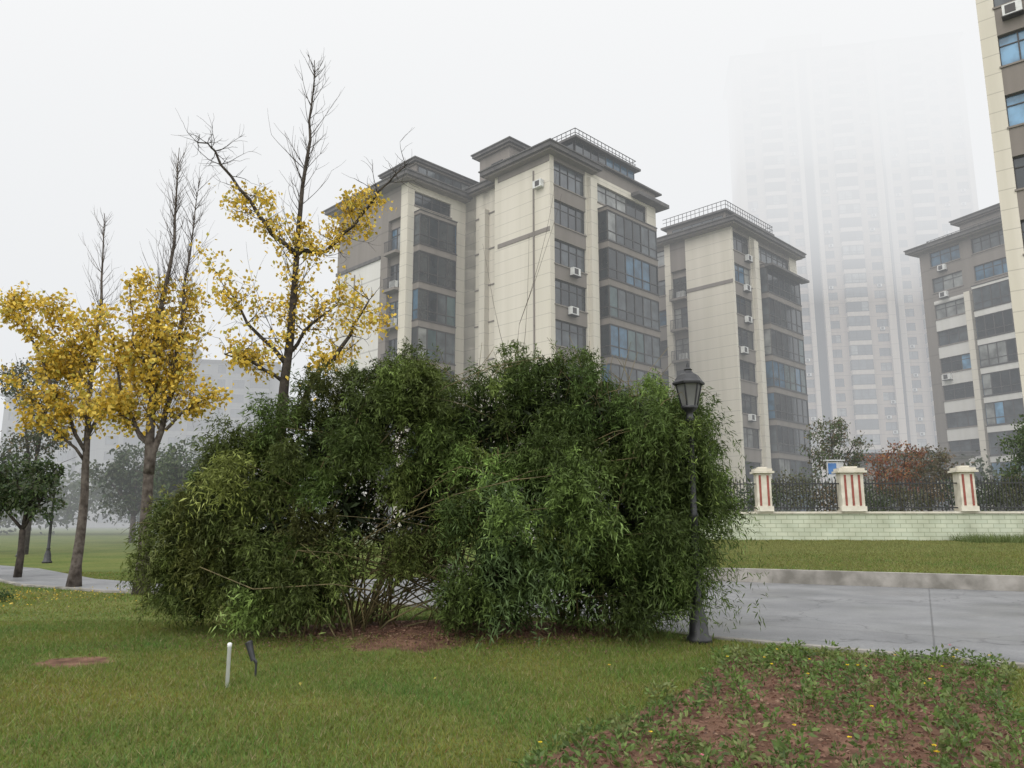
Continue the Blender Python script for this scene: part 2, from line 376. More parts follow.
# ------------------------------------------------------------------ buildings
GL = ['g1','g1','g1','g1','g3','g3','g4','g5','g1','g2']
class Bld:
    def __init__(s, name, ox, oy, ax, z0=0, seed=1, gl=GL):
        s.e = empty(name); s.e.location = (ox, oy, z0)
        s.e.rotation_euler = (0,0,math.atan2(ax[1], ax[0])); s.m = {}; s.r = random.Random(seed); s.gl = gl; s.frame = 'frame'
    def box(s, mat, a0,a1,b0,b1,z0,z1):
        s.m.setdefault(mat, Acc()).box(min(a0,a1),max(a0,a1),min(b0,b1),max(b0,b1),z0,z1)
    def f(s, mat, F, t0,t1,o0,o1,z0,z1):
        a0 = F[0]+F[2]*t0+F[4]*o0; b0 = F[1]+F[3]*t0+F[5]*o0
        a1 = F[0]+F[2]*t1+F[4]*o1; b1 = F[1]+F[3]*t1+F[5]*o1
        s.box(mat, a0,a1,b0,b1,z0,z1)
    def wall(s, F, t0,t1,z0,z1,mat='cream', o=0.0):
        s.f(mat, F, t0,t1,-.42,o,z0,z1)
    def panes(s, F, t0,t1,o,z0,z1,n,hsplit=None,fr=None,bw=.07):
        fr = fr or s.frame
        g = s.r.choice(s.gl)
        for i in range(n):
            a = t0+(t1-t0)*i/n; b = t0+(t1-t0)*(i+1)/n
            if s.r.random() < .35: g = s.r.choice(s.gl)
            oo = o+s.r.uniform(-.012,.012)
            s.f(g, F, a+.01,b-.01,oo-.03,oo,z0,z1)
        for i in range(n+1):
            a = t0+(t1-t0)*i/n
            lo = max(t0, a-bw/2); hi = min(t1, a+bw/2)
            s.f(fr, F, lo,hi,o-.02,o+.05,z0,z1)
        s.f(fr, F, t0+.003,t1-.003,o-.018,o+.045,z0,z0+bw); s.f(fr, F, t0+.003,t1-.003,o-.018,o+.045,z1-bw,z1)
        if hsplit: s.f(fr, F, t0+.003,t1-.003,o-.015,o+.042,z0+(z1-z0)*hsplit-bw*.4,z0+(z1-z0)*hsplit+bw*.4)
    def acu(s, F, tt, z):
        s.f('ac', F, tt,tt+.85,.05,.4,z+.15,z+.75); s.f('frame', F, tt+.12,tt+.58,.4,.415,z+.22,z+.68)
        s.f('frame', F, tt-.05,tt+.9,.0,.45,z+.08,z+.13)
    def wincol(s, F, t0,t1,zb,fl,fh,mat='cream',sill=.95,head=2.6,n=2,ac=0):
        for i in range(fl):
            z = zb+i*fh; mt = mat(i) if callable(mat) else mat
            s.f(mt, F, t0,t1,-.42,-.003,z,z+sill); s.f(mt, F, t0,t1,-.42,-.004,z+head,z+fh)
            s.f('brown', F, t0-.06,t1+.06,-.003,.07,z+sill-.1,z+sill)
            s.panes(F,t0,t1,-.22,z+sill,z+head,n,.68)
            if s.r.random() < ac: s.acu(F, t0+.1+s.r.random()*max(.1,t1-t0-1.0), z)
    def bay(s, F, t0,t1,d,zb,fl,fh,band=.6,n=5,mat='brown',rail=True):
        s.f('dark', F, t0+.12,t1-.12,-.42,d-.14,zb,zb+fl*fh-.05)
        for i in range(fl+1):
            z = zb+i*fh
            bd = band if i < fl else .35
            s.f(mat, F, t0,t1,-.3,d,z,z+bd)
            s.f('frame', F, t0-.04,t1+.04,-.2,d+.05,z+bd-.09,z+bd-.01)
            if i == fl: break
            s.panes(F,t0+.02,t1-.02,d-.08,z+bd,z+fh,n,.32,bw=.09)
            for tt in (t0, t1):
                Fs = (F[0]+F[2]*tt, F[1]+F[3]*tt, F[4], F[5], (-F[2] if tt == t0 else F[2]), (-F[3] if tt == t0 else F[3]))
                s.panes(Fs, .0, d-.02, -.06, z+bd, z+fh, 1, .32)
            if s.r.random() < .3:
                tt = t0+s.r.random()*(t1-t0-.8)
                s.f(s.r.choice(['ac','g4','g2']), F, tt,tt+.35,d-.2,d-.12,z+band+.7,z+fh-.5)
    def niche(s, F, t0,t1,zb,fl,fh):
        for i in range(fl):
            z = zb+i*fh
            s.f('brown', F, t0,t1,-.42,.45,z,z+.22)
            s.f('brown', F, t0,t1,-.42,-.3,z+2.5,z+fh)
            s.panes(F,t0+.1,t1-.1,-.34,z+.3,z+2.5,2,.7)
            k = t0
            while k < t1:
                s.f('frame', F, k,k+.04,.39,.42,z+.22,z+1.15); k += .16
            s.f('frame', F, t0,t1,.38,.43,z+1.15,z+1.2)
            if s.r.random() < .6: s.f('ac', F, t0+.2,t0+1.0,-.05,.3,z+.25,z+.85)
    def roof(s, a0,a1,b0,b1,z,ov=.9,th=.35):
        s.box('roof', a0-ov,a1+ov,b0-ov,b1+ov,z,z+th)
        s.box('brown', a0-ov+.25,a1+ov-.25,b0-ov+.25,b1+ov-.25,z-.16,z-.002)
        s.box('roof', a0-ov-.1,a1+ov+.1,b0-ov-.1,b1+ov+.1,z+th,z+th+.1)
    def rails(s, a0,a1,b0,b1,z,h=1.05):
        for (x0,x1,y0,y1) in ((a0,a1,b0,b0+.05),(a0,a0+.05,b0,b1),(a1-.05,a1,b0,b1)):
            s.box('frame',x0,x1,y0,y1,z+h-.05,z+h); s.box('frame',x0,x1,y0,y1,z+h*.5,z+h*.5+.03)
        k = a0
        while k < a1: s.box('frame',k,k+.04,b0,b0+.04,z,z+h); k += .5
        k = b0
        while k < b1: s.box('frame',a0,a0+.04,k,k+.04,z,z+h); k += .5
    def done(s):
        for k, a in s.m.items():
            obj_from({'cream':'walls','brown':'bands','roof':'roof','frame':'window_frames','ac':'ac_units','dark':'interior'}.get(k, 'windows_'+k if k[0]=='g' else 'walls_'+k), a.V, a.F, M[k], s.e)
def FR(a0,b0): return (a0,b0,1,0,0,-1)
def FL(a0,b0): return (a0,b0,0,1,-1,0)

fh = 3.2
# --- Building A (nearest, centre)
A = Bld("apartment_building", 2.9, 55, (.7071,.7071), seed=3, z0=.9)
A.box('cream',0.1,14,.1,20,-1.2,0)
nf = 9; top = nf*fh   # 28.8
A.box('dark', .4,14,.4,5.5,0,top-.02)
F = FR(0,0)
A.wall(F,0,.5,0,top); A.wincol(F,.5,4.3,0,nf,fh,'brown',sill=.75,head=2.75,n=4,ac=.45); A.wall(F,4.3,5.7,0,top)
A.bay(F,5.9,12.9,1.0,0,nf-1,fh,.6,6); A.wall(F,5.7,5.9,0,top); A.wincol(F,5.9,12.9,(nf-1)*fh,1,fh,'cream',n=5)
A.wall(F,12.9,14.3,0,top)
A.f('cream', F, 4.6,5.4,.0,.35,0,top-.6)
F = FL(0,.42)
A.wall(F,.0,5.7,0,top); A.f('brown',F,-.42,5.3,.0,.05,22.4,22.75); A.f('brown',F,-.42,5.3,.0,.05,top-.7,top-.17)
A.f('brown',F,1.2,1.3,.0,.1,0,top-1)
A.f('ac',F,.15,1.0,.05,.42,26.1,26.7); A.f('frame',F,.3,.75,.42,.43,26.18,26.62)
A.roof(0,4.6,0,6.1,top)
A.box('brown',5.6,14.3,0,.25,top,top+1.0); A.box('roof',5.6,14.9,-.35,.35,top+1.0,top+1.14); A.box('roof',10.6,15.2,-.9,5.6,top-.35,top-.02)
A.box('dark',4.2,12.4,1.0,5.6,top+.46,top+2.9)
A.panes(FR(4.2,.9),0,8.2,0,top+.9,top+2.9,8,.3); A.panes(FL(4.1,1.0),0,4.6,0,top+.9,top+2.9,4,.3)
A.box('brown',4.0,12.5,.8,5.7,top+.47,top+.9)
A.box('roof',3.7,12.8,.4,6,top+2.9,top+3.1); A.rails(4.0,12.5,.7,5.8,top+3.1,.8)
A.box('cream',1.2,13.5,5.5,12,0,top)
F = FL(1.2,6.12)
A.wall(F,-.1,.5,0,top); A.wincol(F,.5,1.9,0,nf,fh,'brown',n=2); A.wall(F,1.9,2.7,0,top); A.wincol(F,2.7,3.6,0,nf,fh,'brown',sill=.8,head=2.7,n=1); A.wall(F,3.6,5,0,top)
A.box('dark',1.6,5,6,11,0,top-.1)
A.roof(1.2,12,6.2,10.8,top-.02,.7)
A.f('cream', F, 1.95,2.65,.0,.5,0,top-2)
# stair tower
A.box('brown',2.2,7.2,6.6,10.4,top+.46,top+3.9); A.roof(2.2,7.2,6.6,10.4,top+3.9,.5,.25)
A.panes(FL(2.19,7.4),0,1.4,.03,top+1.4,top+2.8,2)
# block 2
b2 = 11.2; t2 = top-.3
A.box('dark',-4.6,6,b2+.5,21,0,t2-.02)
F = FR(-5.1,b2)
A.wall(F,0,.5,0,t2); A.bay(F,.7,4.7,.8,0,nf-1,fh,.6,4); A.wall(F,.5,.7,0,t2); A.wall(F,4.7,6.3,0,t2); A.wincol(F,.7,4.7,(nf-1)*fh,1,t2-(nf-1)*fh,'cream',head=2.2,n=4)
F = FL(-5.1,b2+.42)
A.wall(F,0,.5,0,t2); A.niche(F,.5,2.2,0,nf-1,fh); A.wall(F,.5,2.2,(nf-1)*fh,t2,'brown')
A.wall(F,2.2,3.2,0,t2,'brown')
A.wall(F,3.2,10.0,0,22.6,'cream2'); A.wall(F,3.2,10.0,22.6,t2,'brown'); A.f('roof',F,3.2,10.05,.0,.12,22.5,22.8)
A.f('brown',F,7.0,7.1,.0,.08,0,22)
A.roof(-5.1,6,b2,21.6,t2,1.0,.32)
A.box('brown',-3.9,3.5,b2+.6,b2+5,t2+.43,t2+2.2); A.roof(-3.9,3.5,b2+.6,b2+5,t2+2.2,.4,.2); A.panes(FR(-3.7,b2+.57),0,6.8,.02,t2+.8,t2+2.0,7)
A.box('cream',6,18,b2+2,21,0,t2)
A.done()

# --- Building B
B = Bld("apartment_building", 21.2, 70, (.7071,.7071), seed=9)
top = 9*fh+1.0
B.box('dark',.4,14,.4,8.7,0,top-.02)
F = FR(0,0); z0 = 1.0
B.wall(F,0,14.3,0,z0)
B.wall(F,0,.4,z0,top); B.wincol(F,.4,3.7,z0,9,fh,'brown',sill=.8,head=2.7,n=3,ac=.4); B.wall(F,3.7,5.0,z0,top)
B.bay(F,5.2,12.6,1.0,z0,8,fh,.6,6); B.wall(F,5.0,5.2,z0,top); B.wall(F,12.6,14.3,z0,top); B.wincol(F,5.2,12.6,z0+8*fh,1,fh,'brown',n=6)
B.f('cream', F, 3.9,4.8,.0,.4,0,top-.6)
F = FL(0,.42)
B.wall(F,0,4.7,0,top); B.f('brown',F,-.42,4.7,.0,.06,24,24.35)
B.niche(F,4.7,6.5,z0,8,fh); B.wall(F,4.7,6.5,z0+8*fh,top,'brown'); B.wall(F,4.7,6.5,0,z0)
B.wall(F,6.5,7.2,0,top); B.wincol(F,7.2,8.6,z0,9,fh,'brown',n=1); B.wall(F,7.2,8.6,0,z0); B.wall(F,8.6,14,0,top)
B.box('cream',2,14,9,18,0,top)
B.roof(0,13.5,0,14,top,1.0,.35)
B.box('brown',2,11.5,1.6,8.5,top+.46,top+2.4); B.panes(FR(2.2,1.57),0,9,.03,top+1,top+2.1,9); B.panes(FL(1.97,1.8),0,6,.03,top+1,top+2.1,5)
B.box('roof',1.6,12,1.2,9,top+2.4,top+2.6); B.rails(1.7,11.9,1.3,8.8,top+2.6,.9)
B.f('roof',FR(4.8,-1.3),0,8.4,-.4,.5,top-fh-.1,top-fh+.12)
B.done()

# --- Building D (right)
D = Bld("apartment_building", 46.0, 82, (.4226,-.9063), seed=14, gl=['g1','g3','g1','g4','g2','g3','g6'])
top = 31.2; F = FR(0,0); nfl = 10; fd = 3.0; z0 = 1.2
mt = lambda i: 'brown' if i >= 8 else 'cream2'
D.box('dark',.4,12,.4,12,0,top-.02)
D.wall(F,0,11.2,0,z0,'brown')
D.wall(F,0,1.2,z0,top,'brown')
D.wincol(F,1.2,4.7,z0,nfl,fd,mt,n=3,ac=.5); D.wall(F,4.7,5.9,z0,z0+8*fd,'cream'); D.wall(F,4.7,5.9,z0+8*fd,top,'brown')
D.f('cream',F,4.95,5.6,0,.5,0,z0+8*fd)
D.bay(F,6.0,9.8,.7,z0,8,fd,.7,4,'cream2'); D.wall(F,5.9,6.0,z0,top,'brown'); D.wincol(F,6.0,9.8,z0+8*fd,2,fd,'brown',n=4)
D.wall(F,9.8,11.2,z0,top,'cream2')
D.f('cream',F,10.2,10.9,0,.6,0,z0+8*fd)
F2 = (11.2,0,0,1,1,0)
D.f('cream2',F2,.42,12,-.4,0,0,top)
D.roof(0,11.2,0,12,top,1.0,.35); D.box('brown',4,8.5,1.5,8,top+.46,top+2.3); D.roof(4,8.5,1.5,8,top+2.3,.6,.3)
D.rails(.6,10.8,.6,9,top+.46,.8)
D.done()

# --- Building E (near right, cropped)
E = Bld("apartment_tower", 24.5, 36, (.77,-.64), seed=21, gl=['g6','g3','g6','g5','g1','g4'])
fe_ = 3.35; nE = 14; F = FR(0,0)
E.box('dark',.4,9,.4,9,0,nE*fe_)
E.wall(F,0,.75,0,nE*fe_,'cream')
E.wincol(F,.75,3.3,0,nE,fe_,'brown',sill=1.0,head=2.75,n=3,ac=.35)
E.wall(F,3.3,4.2,0,nE*fe_,'cream'); E.bay(F,4.3,7.6,.8,0,nE-1,fe_,.7,4); E.wall(F,4.2,4.3,0,nE*fe_); E.wall(F,7.6,9,0,nE*fe_)
F2 = (0,0.42,0,1,-1,0); E.f('cream',F2,0,9,-.4,0,0,nE*fe_); E.f('cream',(9,0,0,1,1,0),.42,9,-.4,0,0,nE*fe_)
E.roof(0,9,0,9,nE*fe_,.8)
E.done()

# --- Tower C in the fog
C = Bld("residential_tower", 50.0, 156, (.985,-.174), seed=31, gl=['g1','g3','g3','g1','g4','g1'])
ft = 3.05; nt_ = 34
def tower(F, segs, nfl, base):
    t = 0
    for wd, kind in segs:
        if kind == 'w': C.wall(F,t,t+wd,0,nfl*ft,'tower')
        elif kind == 'p': C.wall(F,t,t+wd,0,nfl*ft,'towerw',.7)
        elif kind == 'n': C.wincol(F,t,t+wd,0,nfl,ft,'tower',sill=.9,head=2.5,n=2,ac=.3)
        elif kind == 'b':
            C.bay(F,t,t+wd,1.1,0,nfl-1,ft,1.05,3,'towerw'); C.wall(F,t,t+wd,(nfl-1)*ft,nfl*ft,'tower')
        elif kind == 'r':
            C.f('brown',F,t,t+wd,-1.5,-1.2,0,nfl*ft)
            for i in range(nfl): C.panes(F,t+.3,t+wd-.3,-1.15,i*ft+.9,i*ft+2.5,1)
        t += wd
C.box('dark',.5,29.5,.5,16,0,nt_*ft-.1); 
tower(FR(0,0), [(1.2,'p'),(2.2,'n'),(1.6,'w'),(4.2,'b'),(1.4,'w'),(1.8,'n'),(.9,'p'),(2.0,'r'),(.9,'p'),(2,'n'),(1.4,'w'),(4.2,'b'),(1.6,'w'),(2.2,'n'),(1.4,'p')], nt_, 0)
C.f('tower',FL(0,.42),0,15,-.4,0,0,nt_*ft)
C.box('dark',31.5,47.5,5,20,0,(nt_+1)*ft)
tower(FR(31,4.5), [(1.2,'p'),(2,'n'),(1.6,'w'),(4.2,'b'),(1.3,'w'),(2,'n'),(1.8,'w'),(2.4,'n'),(1,'p')], nt_+1, 0)
C.box('brown',29.0,31.0,5,14,0,nt_*ft-3); C.f('tower',FL(31,4.92),0,12,-.4,0,0,(nt_+1)*ft)
C.roof(0,29,0,16,nt_*ft,.8); C.roof(31,48.5,4.5,20,(nt_+1)*ft,.8); C.box('tower',8,20,4,12,nt_*ft+.5,nt_*ft+7)
C.done()

# --- low clubhouse behind the fence
K = Bld("gatehouse", 34.5, 74, (.97,-.2), seed=5, z0=1.5, gl=['g2','g3','g6'])
K.box('dark',.4,9,.4,6,0,5.9)
F = FR(0,0); K.wall(F,0,.6,0,6,'brown'); K.wincol(F,.6,3.2,0,2,3,'brown',n=3); K.wall(F,3.2,3.8,0,6,'brown'); K.wincol(F,3.8,7,0,2,3,'cream2',n=3); K.wall(F,7,9,0,6,'brown')
K.f('brown',FL(0,.42),0,6,-.4,0,0,6); K.roof(0,9,0,6.4,6,.7,.3); K.done()

# --- F: hazy slab blocks at left
def slab(name, ox, oy, ax, Lx, fl, seed, ph=True):
    S = Bld(name, ox, oy, ax, seed=seed, gl=['g1','g3','g1','g1']); ft = 3.05; h = fl*ft
    S.box('dark',.5,Lx-.5,.5,12,0,h-.1); F = FR(0,0); t = 0; k = 0
    seq = [(1.4,'w'),(2.4,'n'),(1.2,'w'),(3.8,'b'),(1.2,'w'),(1.6,'n')]
    while t < Lx-4:
        wd, kd = seq[k % len(seq)]; k += 1
        if kd == 'w': S.wall(F,t,t+wd,0,h,'far')
        elif kd == 'n': S.wincol(F,t,t+wd,0,fl,ft,'far',n=2)
        else: S.bay(F,t,t+wd,.9,0,fl-1,ft,1.0,3,'far'); S.wall(F,t,t+wd,(fl-1)*ft,h,'far')
        t += wd
    S.wall(F,t,Lx,0,h,'far')
    S.f('far',FL(0,.42),0,11.5,-.4,0,0,h); S.f('far',(Lx,0,0,1,1,0),.42,12,-.4,0,0,h)
    S.roof(0,Lx,0,12,h,.7)
    if ph: S.box('far',Lx*.3,Lx*.5,3,9,h+.5,h+4); S.box('far',Lx*.75,Lx*.88,3,9,h+.5,h+3.5)
    S.done()
slab("apartment_block", -82, 150, (.98,.2), 33, 11, 41)
slab("apartment_block", -108, 160, (.96,-.28), 26, 9, 42, False)

# ------------------------------------------------------------------ street lamps
def street_lamp(x, y, h, s=1.0):
    e = empty("street_lamp"); z = float(H(x, y)); e.location = (x, y, z)
    a = Acc()
    a.lathe(0,0,[(.0,0),(.17,0),(.17,.06),(.13,.1),(.11,.32),(.085,.4),(.06,.5),(.075,.53),(.055,.57),(.048,1.6),(.065,1.63),(.045,1.67),(.04,h-.78),(.07,h-.75),(.045,h-.7),(.05,h-.64),(.1,h-.6),(.12,h-.56),(0,h-.56)],14)
    obj_from("post", a.V, a.F, M['iron'], e, True)
    a = Acc(); a.lathe(0,0,[(.1,h-.558),(.17,h-.26),(0,h-.26)],6); obj_from("lantern_glass", a.V, a.F, M['lampglass'], e)
    a = Acc()
    for j in range(6):
        t = 2*math.pi*j/6; a.tube([(.105*math.cos(t),.105*math.sin(t),h-.56),(.178*math.cos(t),.178*math.sin(t),h-.25)],[.011,.011],4)
    a.lathe(0,0,[(.0,h-.262),(.22,h-.262),(.225,h-.235),(.19,h-.2),(.14,h-.13),(.07,h-.09),(.05,h-.06),(.06,h-.045),(.03,h-.02),(.012,h+.05),(0,h+.06)],6)
    obj_from("lantern_cage", a.V, a.F, M['iron'], e)
street_lamp(2.43, 10.3, 3.66)
street_lamp(-17.3, 29.0, 3.5); street_lamp(-21.5, 34, 3.6)

# white stake and garden spotlight
a = Acc(); x0, y0 = -2.72, 7.65; z = float(H(x0,y0))
a.lathe(x0,y0,[(0,z-.05),(.019,z-.05),(.019,z+.37),(.022,z+.372),(.022,z+.4),(.012,z+.41),(0,z+.41)],10)
obj_from("marker_stake", a.V, a.F, M['white'], None, True)
e = empty("garden_spotlight"); e.location = (-2.66, 8.1, float(H(-2.66,8.1)))
a = Acc(); a.tube([(0.06,0,-.05),(.06,0,.16)],[.012,.012],6); a.tube([(.06,0,.15),(0.0,0,.24)],[.018,.018],6); obj_from("spike", a.V, a.F, M['iron'], e)
a = Acc(); a.tube([(.03,.0,.17),(-.02,.02,.30),(-.035,.025,.345),(-.038,.026,.35)],[.025,.034,.04,.034],12); obj_from("head", a.V, a.F, M['iron'], e)
e = empty("notice_board"); e.location = (14.9, 35.2, 1.95)
a = Acc(); a.box(-.36,-.31,0,.05,0,2.3); a.box(.31,.36,0,.05,0,2.3); obj_from("posts", a.V, a.F, M['framew'], e)
a = Acc(); a.box(-.38,.38,-.03,-.001,1.3,2.25); obj_from("panel", a.V, a.F, M['framew'], e)
a = Acc(); a.box(-.33,.05,-.045,-.031,1.7,2.2); obj_from("header", a.V, a.F, M['blue'], e)
a = Acc(); a.box(-.45,.45,-.1,.2,2.3,2.36); obj_from("cap", a.V, a.F, M['framew'], e)

# ------------------------------------------------------------------ trees
def grow(tb, tips, p, d, Ln, r, depth, up=.12, wig=.16, kids=5, k=5, spread=.8):
    n = 5; pts = [Vector(p)]; d = Vector(d).normalized(); dd = [d.copy()]
    for i in range(n):
        d = (d + Vector((random.gauss(0,wig),random.gauss(0,wig),random.gauss(0,wig)+up))).normalized()
        pts.append(pts[-1]+d*Ln/n); dd.append(d.copy())
    tb.tube(pts, [r*(1-.8*i/n)+.0012 for i in range(n+1)], k)
    for q in pts[1:]: tips.append((q.copy(), depth))
    if depth > 0:
        for j in range(kids):
            i = random.randint(1, n); dn = dd[i]
            s = Vector((random.gauss(0,1),random.gauss(0,1),random.gauss(0,.6))); s = (s - dn*s.dot(dn)).normalized()
            grow(tb, tips, pts[i], dn*(1-spread*.5)+s*spread, Ln*random.uniform(.4,.65), r*.5*(1-.5*i/n), depth-1, up, wig, kids, 4, spread)

def leaf_obj(name, pts, sz, cols, parent, sig=.12, per=6, wratio=.8, down=.3):
    P = np.repeat(np.array([tuple(p) for p in pts]), per, axis=0)
    P = P + rng.normal(0, sig, P.shape)
    n = len(P); D_ = rng.normal(size=(n,3)); D_[:,2] -= down
    Ls = rng.uniform(sz*.7, sz*1.3, n)
    cc = np.array(cols); C_ = cc[rng.integers(0,len(cc),n)]*rng.uniform(.7,1.2,(n,1))
    V, F, C2 = leaves(P, D_, Ls, Ls*wratio, C_)
    return np_mesh(name, V, F, M['leaf'], C2, parent)
YEL = [(.66,.45,.06),(.60,.40,.05),(.72,.53,.10),(.52,.37,.06),(.47,.40,.08)]

def leader_tree(name, leaders, limbs, zl0, zl1, leafn, twigz, mat='bark', tw=1.0, seed=0, per=5, keep=.5, sig=.12, lsz=.085, steep=1.25):
    random.seed(seed)
    e = empty(name); tb = Acc(); lp = []
    for pts, r0, r1 in leaders:
        P_ = [Vector(p) for p in pts]; fine = []
        for i in range(len(P_)-1):
            for k in range(4): fine.append(P_[i].lerp(P_[i+1], k/4)+Vector((random.gauss(0,.012),random.gauss(0,.012),0)))
        fine.append(P_[-1]); n = len(fine)
        rad = [r0+(r1-r0)*(i/(n-1))**.75 for i in range(n)]; rad[0] *= 1.35
        tb.tube(fine, rad, 9)
        H0, H1 = fine[0].z, fine[-1].z
        for i in range(int(95*tw)):
            z = random.uniform(twigz, H1-.15)
            j = min(range(n-1), key=lambda q: abs(fine[q].z-z) if fine[q].z <= z else 99); s_ = (z-fine[j].z)/max(.01, fine[j+1].z-fine[j].z)
            p = fine[j].lerp(fine[j+1], min(1,s_)); an = random.uniform(0, 2*math.pi)
            Ln = random.uniform(.4,1.5)*(1.1-.7*(z-twigz)/(H1-twigz))
            tips = []
            grow(tb, tips, p, (math.cos(an), math.sin(an), random.uniform(.6,1.4)*steep), Ln, .0075, 1, .10, .06, 3, 4, .45)
            # clumps: leaves persist only on some twigs
            if random.random() < .55:
                for q, dp in tips:
                    if zl0 < q.z < zl1 and random.random() < keep: lp.append(q)
    for pts, r0, r1 in limbs:
        P_ = [Vector(p) for p in pts]; fine = []
        for i in range(len(P_)-1):
            for k in range(3): fine.append(P_[i].lerp(P_[i+1], k/3)+Vector((random.gauss(0,.03),random.gauss(0,.03),random.gauss(0,.03))))
        fine.append(P_[-1]); n = len(fine)
        tb.tube(fine, [r0+(r1-r0)*i/(n-1) for i in range(n)], 7)
        for i in range(2, n):
            for j in range(3):
                tips = []; an = random.uniform(0,2*math.pi)
                grow(tb, tips, fine[i], (math.cos(an), math.sin(an), random.uniform(-.4,1)), random.uniform(.25,.7), .008, 1, .05, .15, 4, 4, .7)
                if random.random() < .7:
                    for q, dp in tips:
                        if zl0 < q.z < zl1+.6 and random.random() < keep: lp.append(q)
    obj_from("trunk", tb.V, tb.F, M[mat], e, True)
    random.shuffle(lp); lp = lp[:leafn]
    if lp: leaf_obj("leaves", lp, lsz, YEL, e, sig, per)
    return e
leader_tree("ginkgo_tree",
    [([(-10.4,18.6,-.05),(-10.35,18.6,2.2),(-10.5,18.6,4.5),(-10.4,18.6,7),(-10.55,18.6,9.4)],.14,.008)],
    [([(-10.4,18.6,3.2),(-11.1,18.3,4.6),(-11.8,18.2,6.0),(-12.3,18.1,7.0)],.05,.012),
     ([(-10.4,18.6,3.6),(-9.9,18.7,4.6),(-9.6,18.8,6.2)],.045,.012),
     ([(-10.4,18.6,4.4),(-11.3,18.8,5.2),(-11.9,18.9,5.4)],.04,.01),
     ([(-10.4,18.6,5.0),(-10.9,18.4,5.9),(-11.3,18.2,6.9)],.03,.01),
     ([(-10.4,18.6,3.0),(-11.1,18.2,3.9),(-11.6,18.2,4.6)],.04,.01)],
    3.1, 6.6, 1050, 3.4, tw=.8, seed=4, per=7, keep=.95, sig=.11, lsz=.1)
leader_tree("ginkgo_tree",
    [([(-8.05,17,-.05),(-8.1,17,3.2),(-8.2,17,5.5),(-7.95,17,8),(-8.0,17,10.4)],.15,.007),
     ([(-8.1,17,2.6),(-7.75,17.1,4.5),(-7.65,17.1,7),(-7.5,17.1,9.6)],.09,.006)],
    [([(-8.1,17,3.2),(-8.8,16.9,4.4),(-9.2,16.8,6.0)],.05,.012),([(-8.1,17,3.2),(-8.7,16.9,3.9),(-9.3,16.8,4.4)],.04,.01),([(-7.8,17,3.6),(-7.2,17,4.2),(-6.9,17,4.4)],.04,.01),
     ([(-8.1,17,4.6),(-8.6,16.9,5.6),(-8.8,16.8,7.0)],.035,.01)],
    2.9, 7.0, 1150, 3.4, tw=1.3, seed=8, per=6, keep=.85, sig=.11, lsz=.1, steep=1.7)
leader_tree("ginkgo_tree",
    [([(-4.3,14,-.05),(-4.3,14,3.4),(-4.2,14,5),(-4.15,14,7),(-4.02,14,9),(-4.0,14,10.75)],.14,.008)],
    [([(-4.15,14,6.6),(-4.75,13.9,7.2),(-5.3,13.8,7.9),(-5.75,13.8,8.7),(-6.1,13.7,8.8)],.05,.012),
     ([(-4.15,14,6.6),(-3.6,14,6.7),(-3.05,13.9,7.2),(-2.6,13.9,7.9),(-2.1,13.9,8.4)],.05,.012),
     ([(-4.25,14,4.5),(-4.9,13.8,5.2),(-5.4,13.7,5.9)],.045,.012),
     ([(-4.25,14,4.1),(-4.8,13.8,4.5),(-5.3,13.7,4.6)],.04,.012),
     ([(-4.25,14,4.6),(-3.7,13.9,5.3),(-3.3,13.9,5.6)],.04,.012),
     ([(-3.9,13.6,3.2),(-3.5,13.6,4.3),(-3.0,13.6,4.9),(-2.65,13.6,5.6)],.07,.015)],
    3.9, 7.3, 850, 4.4, 'barkd', tw=.8, seed=15, per=6, keep=.8, sig=.10, lsz=.078)

def crown_tree(name, x, y, lobes, trunk_r, leafsz, cols, n, seed=1, mat='bark', forks=True, wr=.5, z0=None):
    random.seed(seed); e = empty(name); tb = Acc(); z = float(H(x,y)) if z0 is None else z0
    zc = min(l[2] for l in lobes)
    fork = Vector((x, y, z+(zc-z)*.6))
    tb.tube([(x,y,z-.05),(x+.03,y,z+(fork.z-z)*.5),fork],[trunk_r*1.2,trunk_r,trunk_r*.85],8)
    P = []
    wsum = sum(l[3]*l[4]*l[5] for l in lobes)
    for (lx,ly,lz,rx,ry,rz) in lobes:
        c = Vector((lx,ly,lz)); mid = fork.lerp(c,.5)+Vector((random.gauss(0,.1),random.gauss(0,.1),.15))
        tb.tube([fork,mid,c],[trunk_r*.6,trunk_r*.35,trunk_r*.12],6)
        for j in range(7):
            dv = Vector((random.gauss(0,1)*rx,random.gauss(0,1)*ry,random.gauss(0,1)*rz))*.6
            tb.tube([mid.lerp(c,random.random()),c+dv*.5,c+dv],[trunk_r*.2,trunk_r*.1,.004],4)
        m_ = int(n*(rx*ry*rz)/wsum)
        nc = max(8, m_//40)
        u = norm(rng.normal(size=(nc,3)))*(rng.uniform(.25,1,(nc,1))**.5)
        cen = np.array([lx,ly,lz])+u*np.array([rx,ry,rz])
        pp = np.repeat(cen, max(1,m_//nc), axis=0); pp = pp+rng.normal(0,.16*(rx+rz)/2,pp.shape)
        P.append(pp)
    P = np.concatenate(P); nn = len(P); D_ = rng.normal(size=(nn,3)); D_[:,2] -= .4
    Ls = rng.uniform(leafsz*.6,leafsz*1.3,nn); cc = np.array(cols)
    cl = cc[rng.integers(0,len(cc),nn)]*rng.uniform(.7,1.25,(nn,1))
    V,F,C2 = leaves(P,D_,Ls,Ls*wr,cl)
    obj_from("trunk", tb.V, tb.F, M[mat], e, True); np_mesh("leaves", V,F,M['leaf'],C2,e)
GRN = [(.06,.095,.03),(.08,.115,.035),(.05,.08,.025),(.10,.13,.045)]
DGR = [(.045,.07,.03),(.06,.08,.035),(.07,.08,.04)]
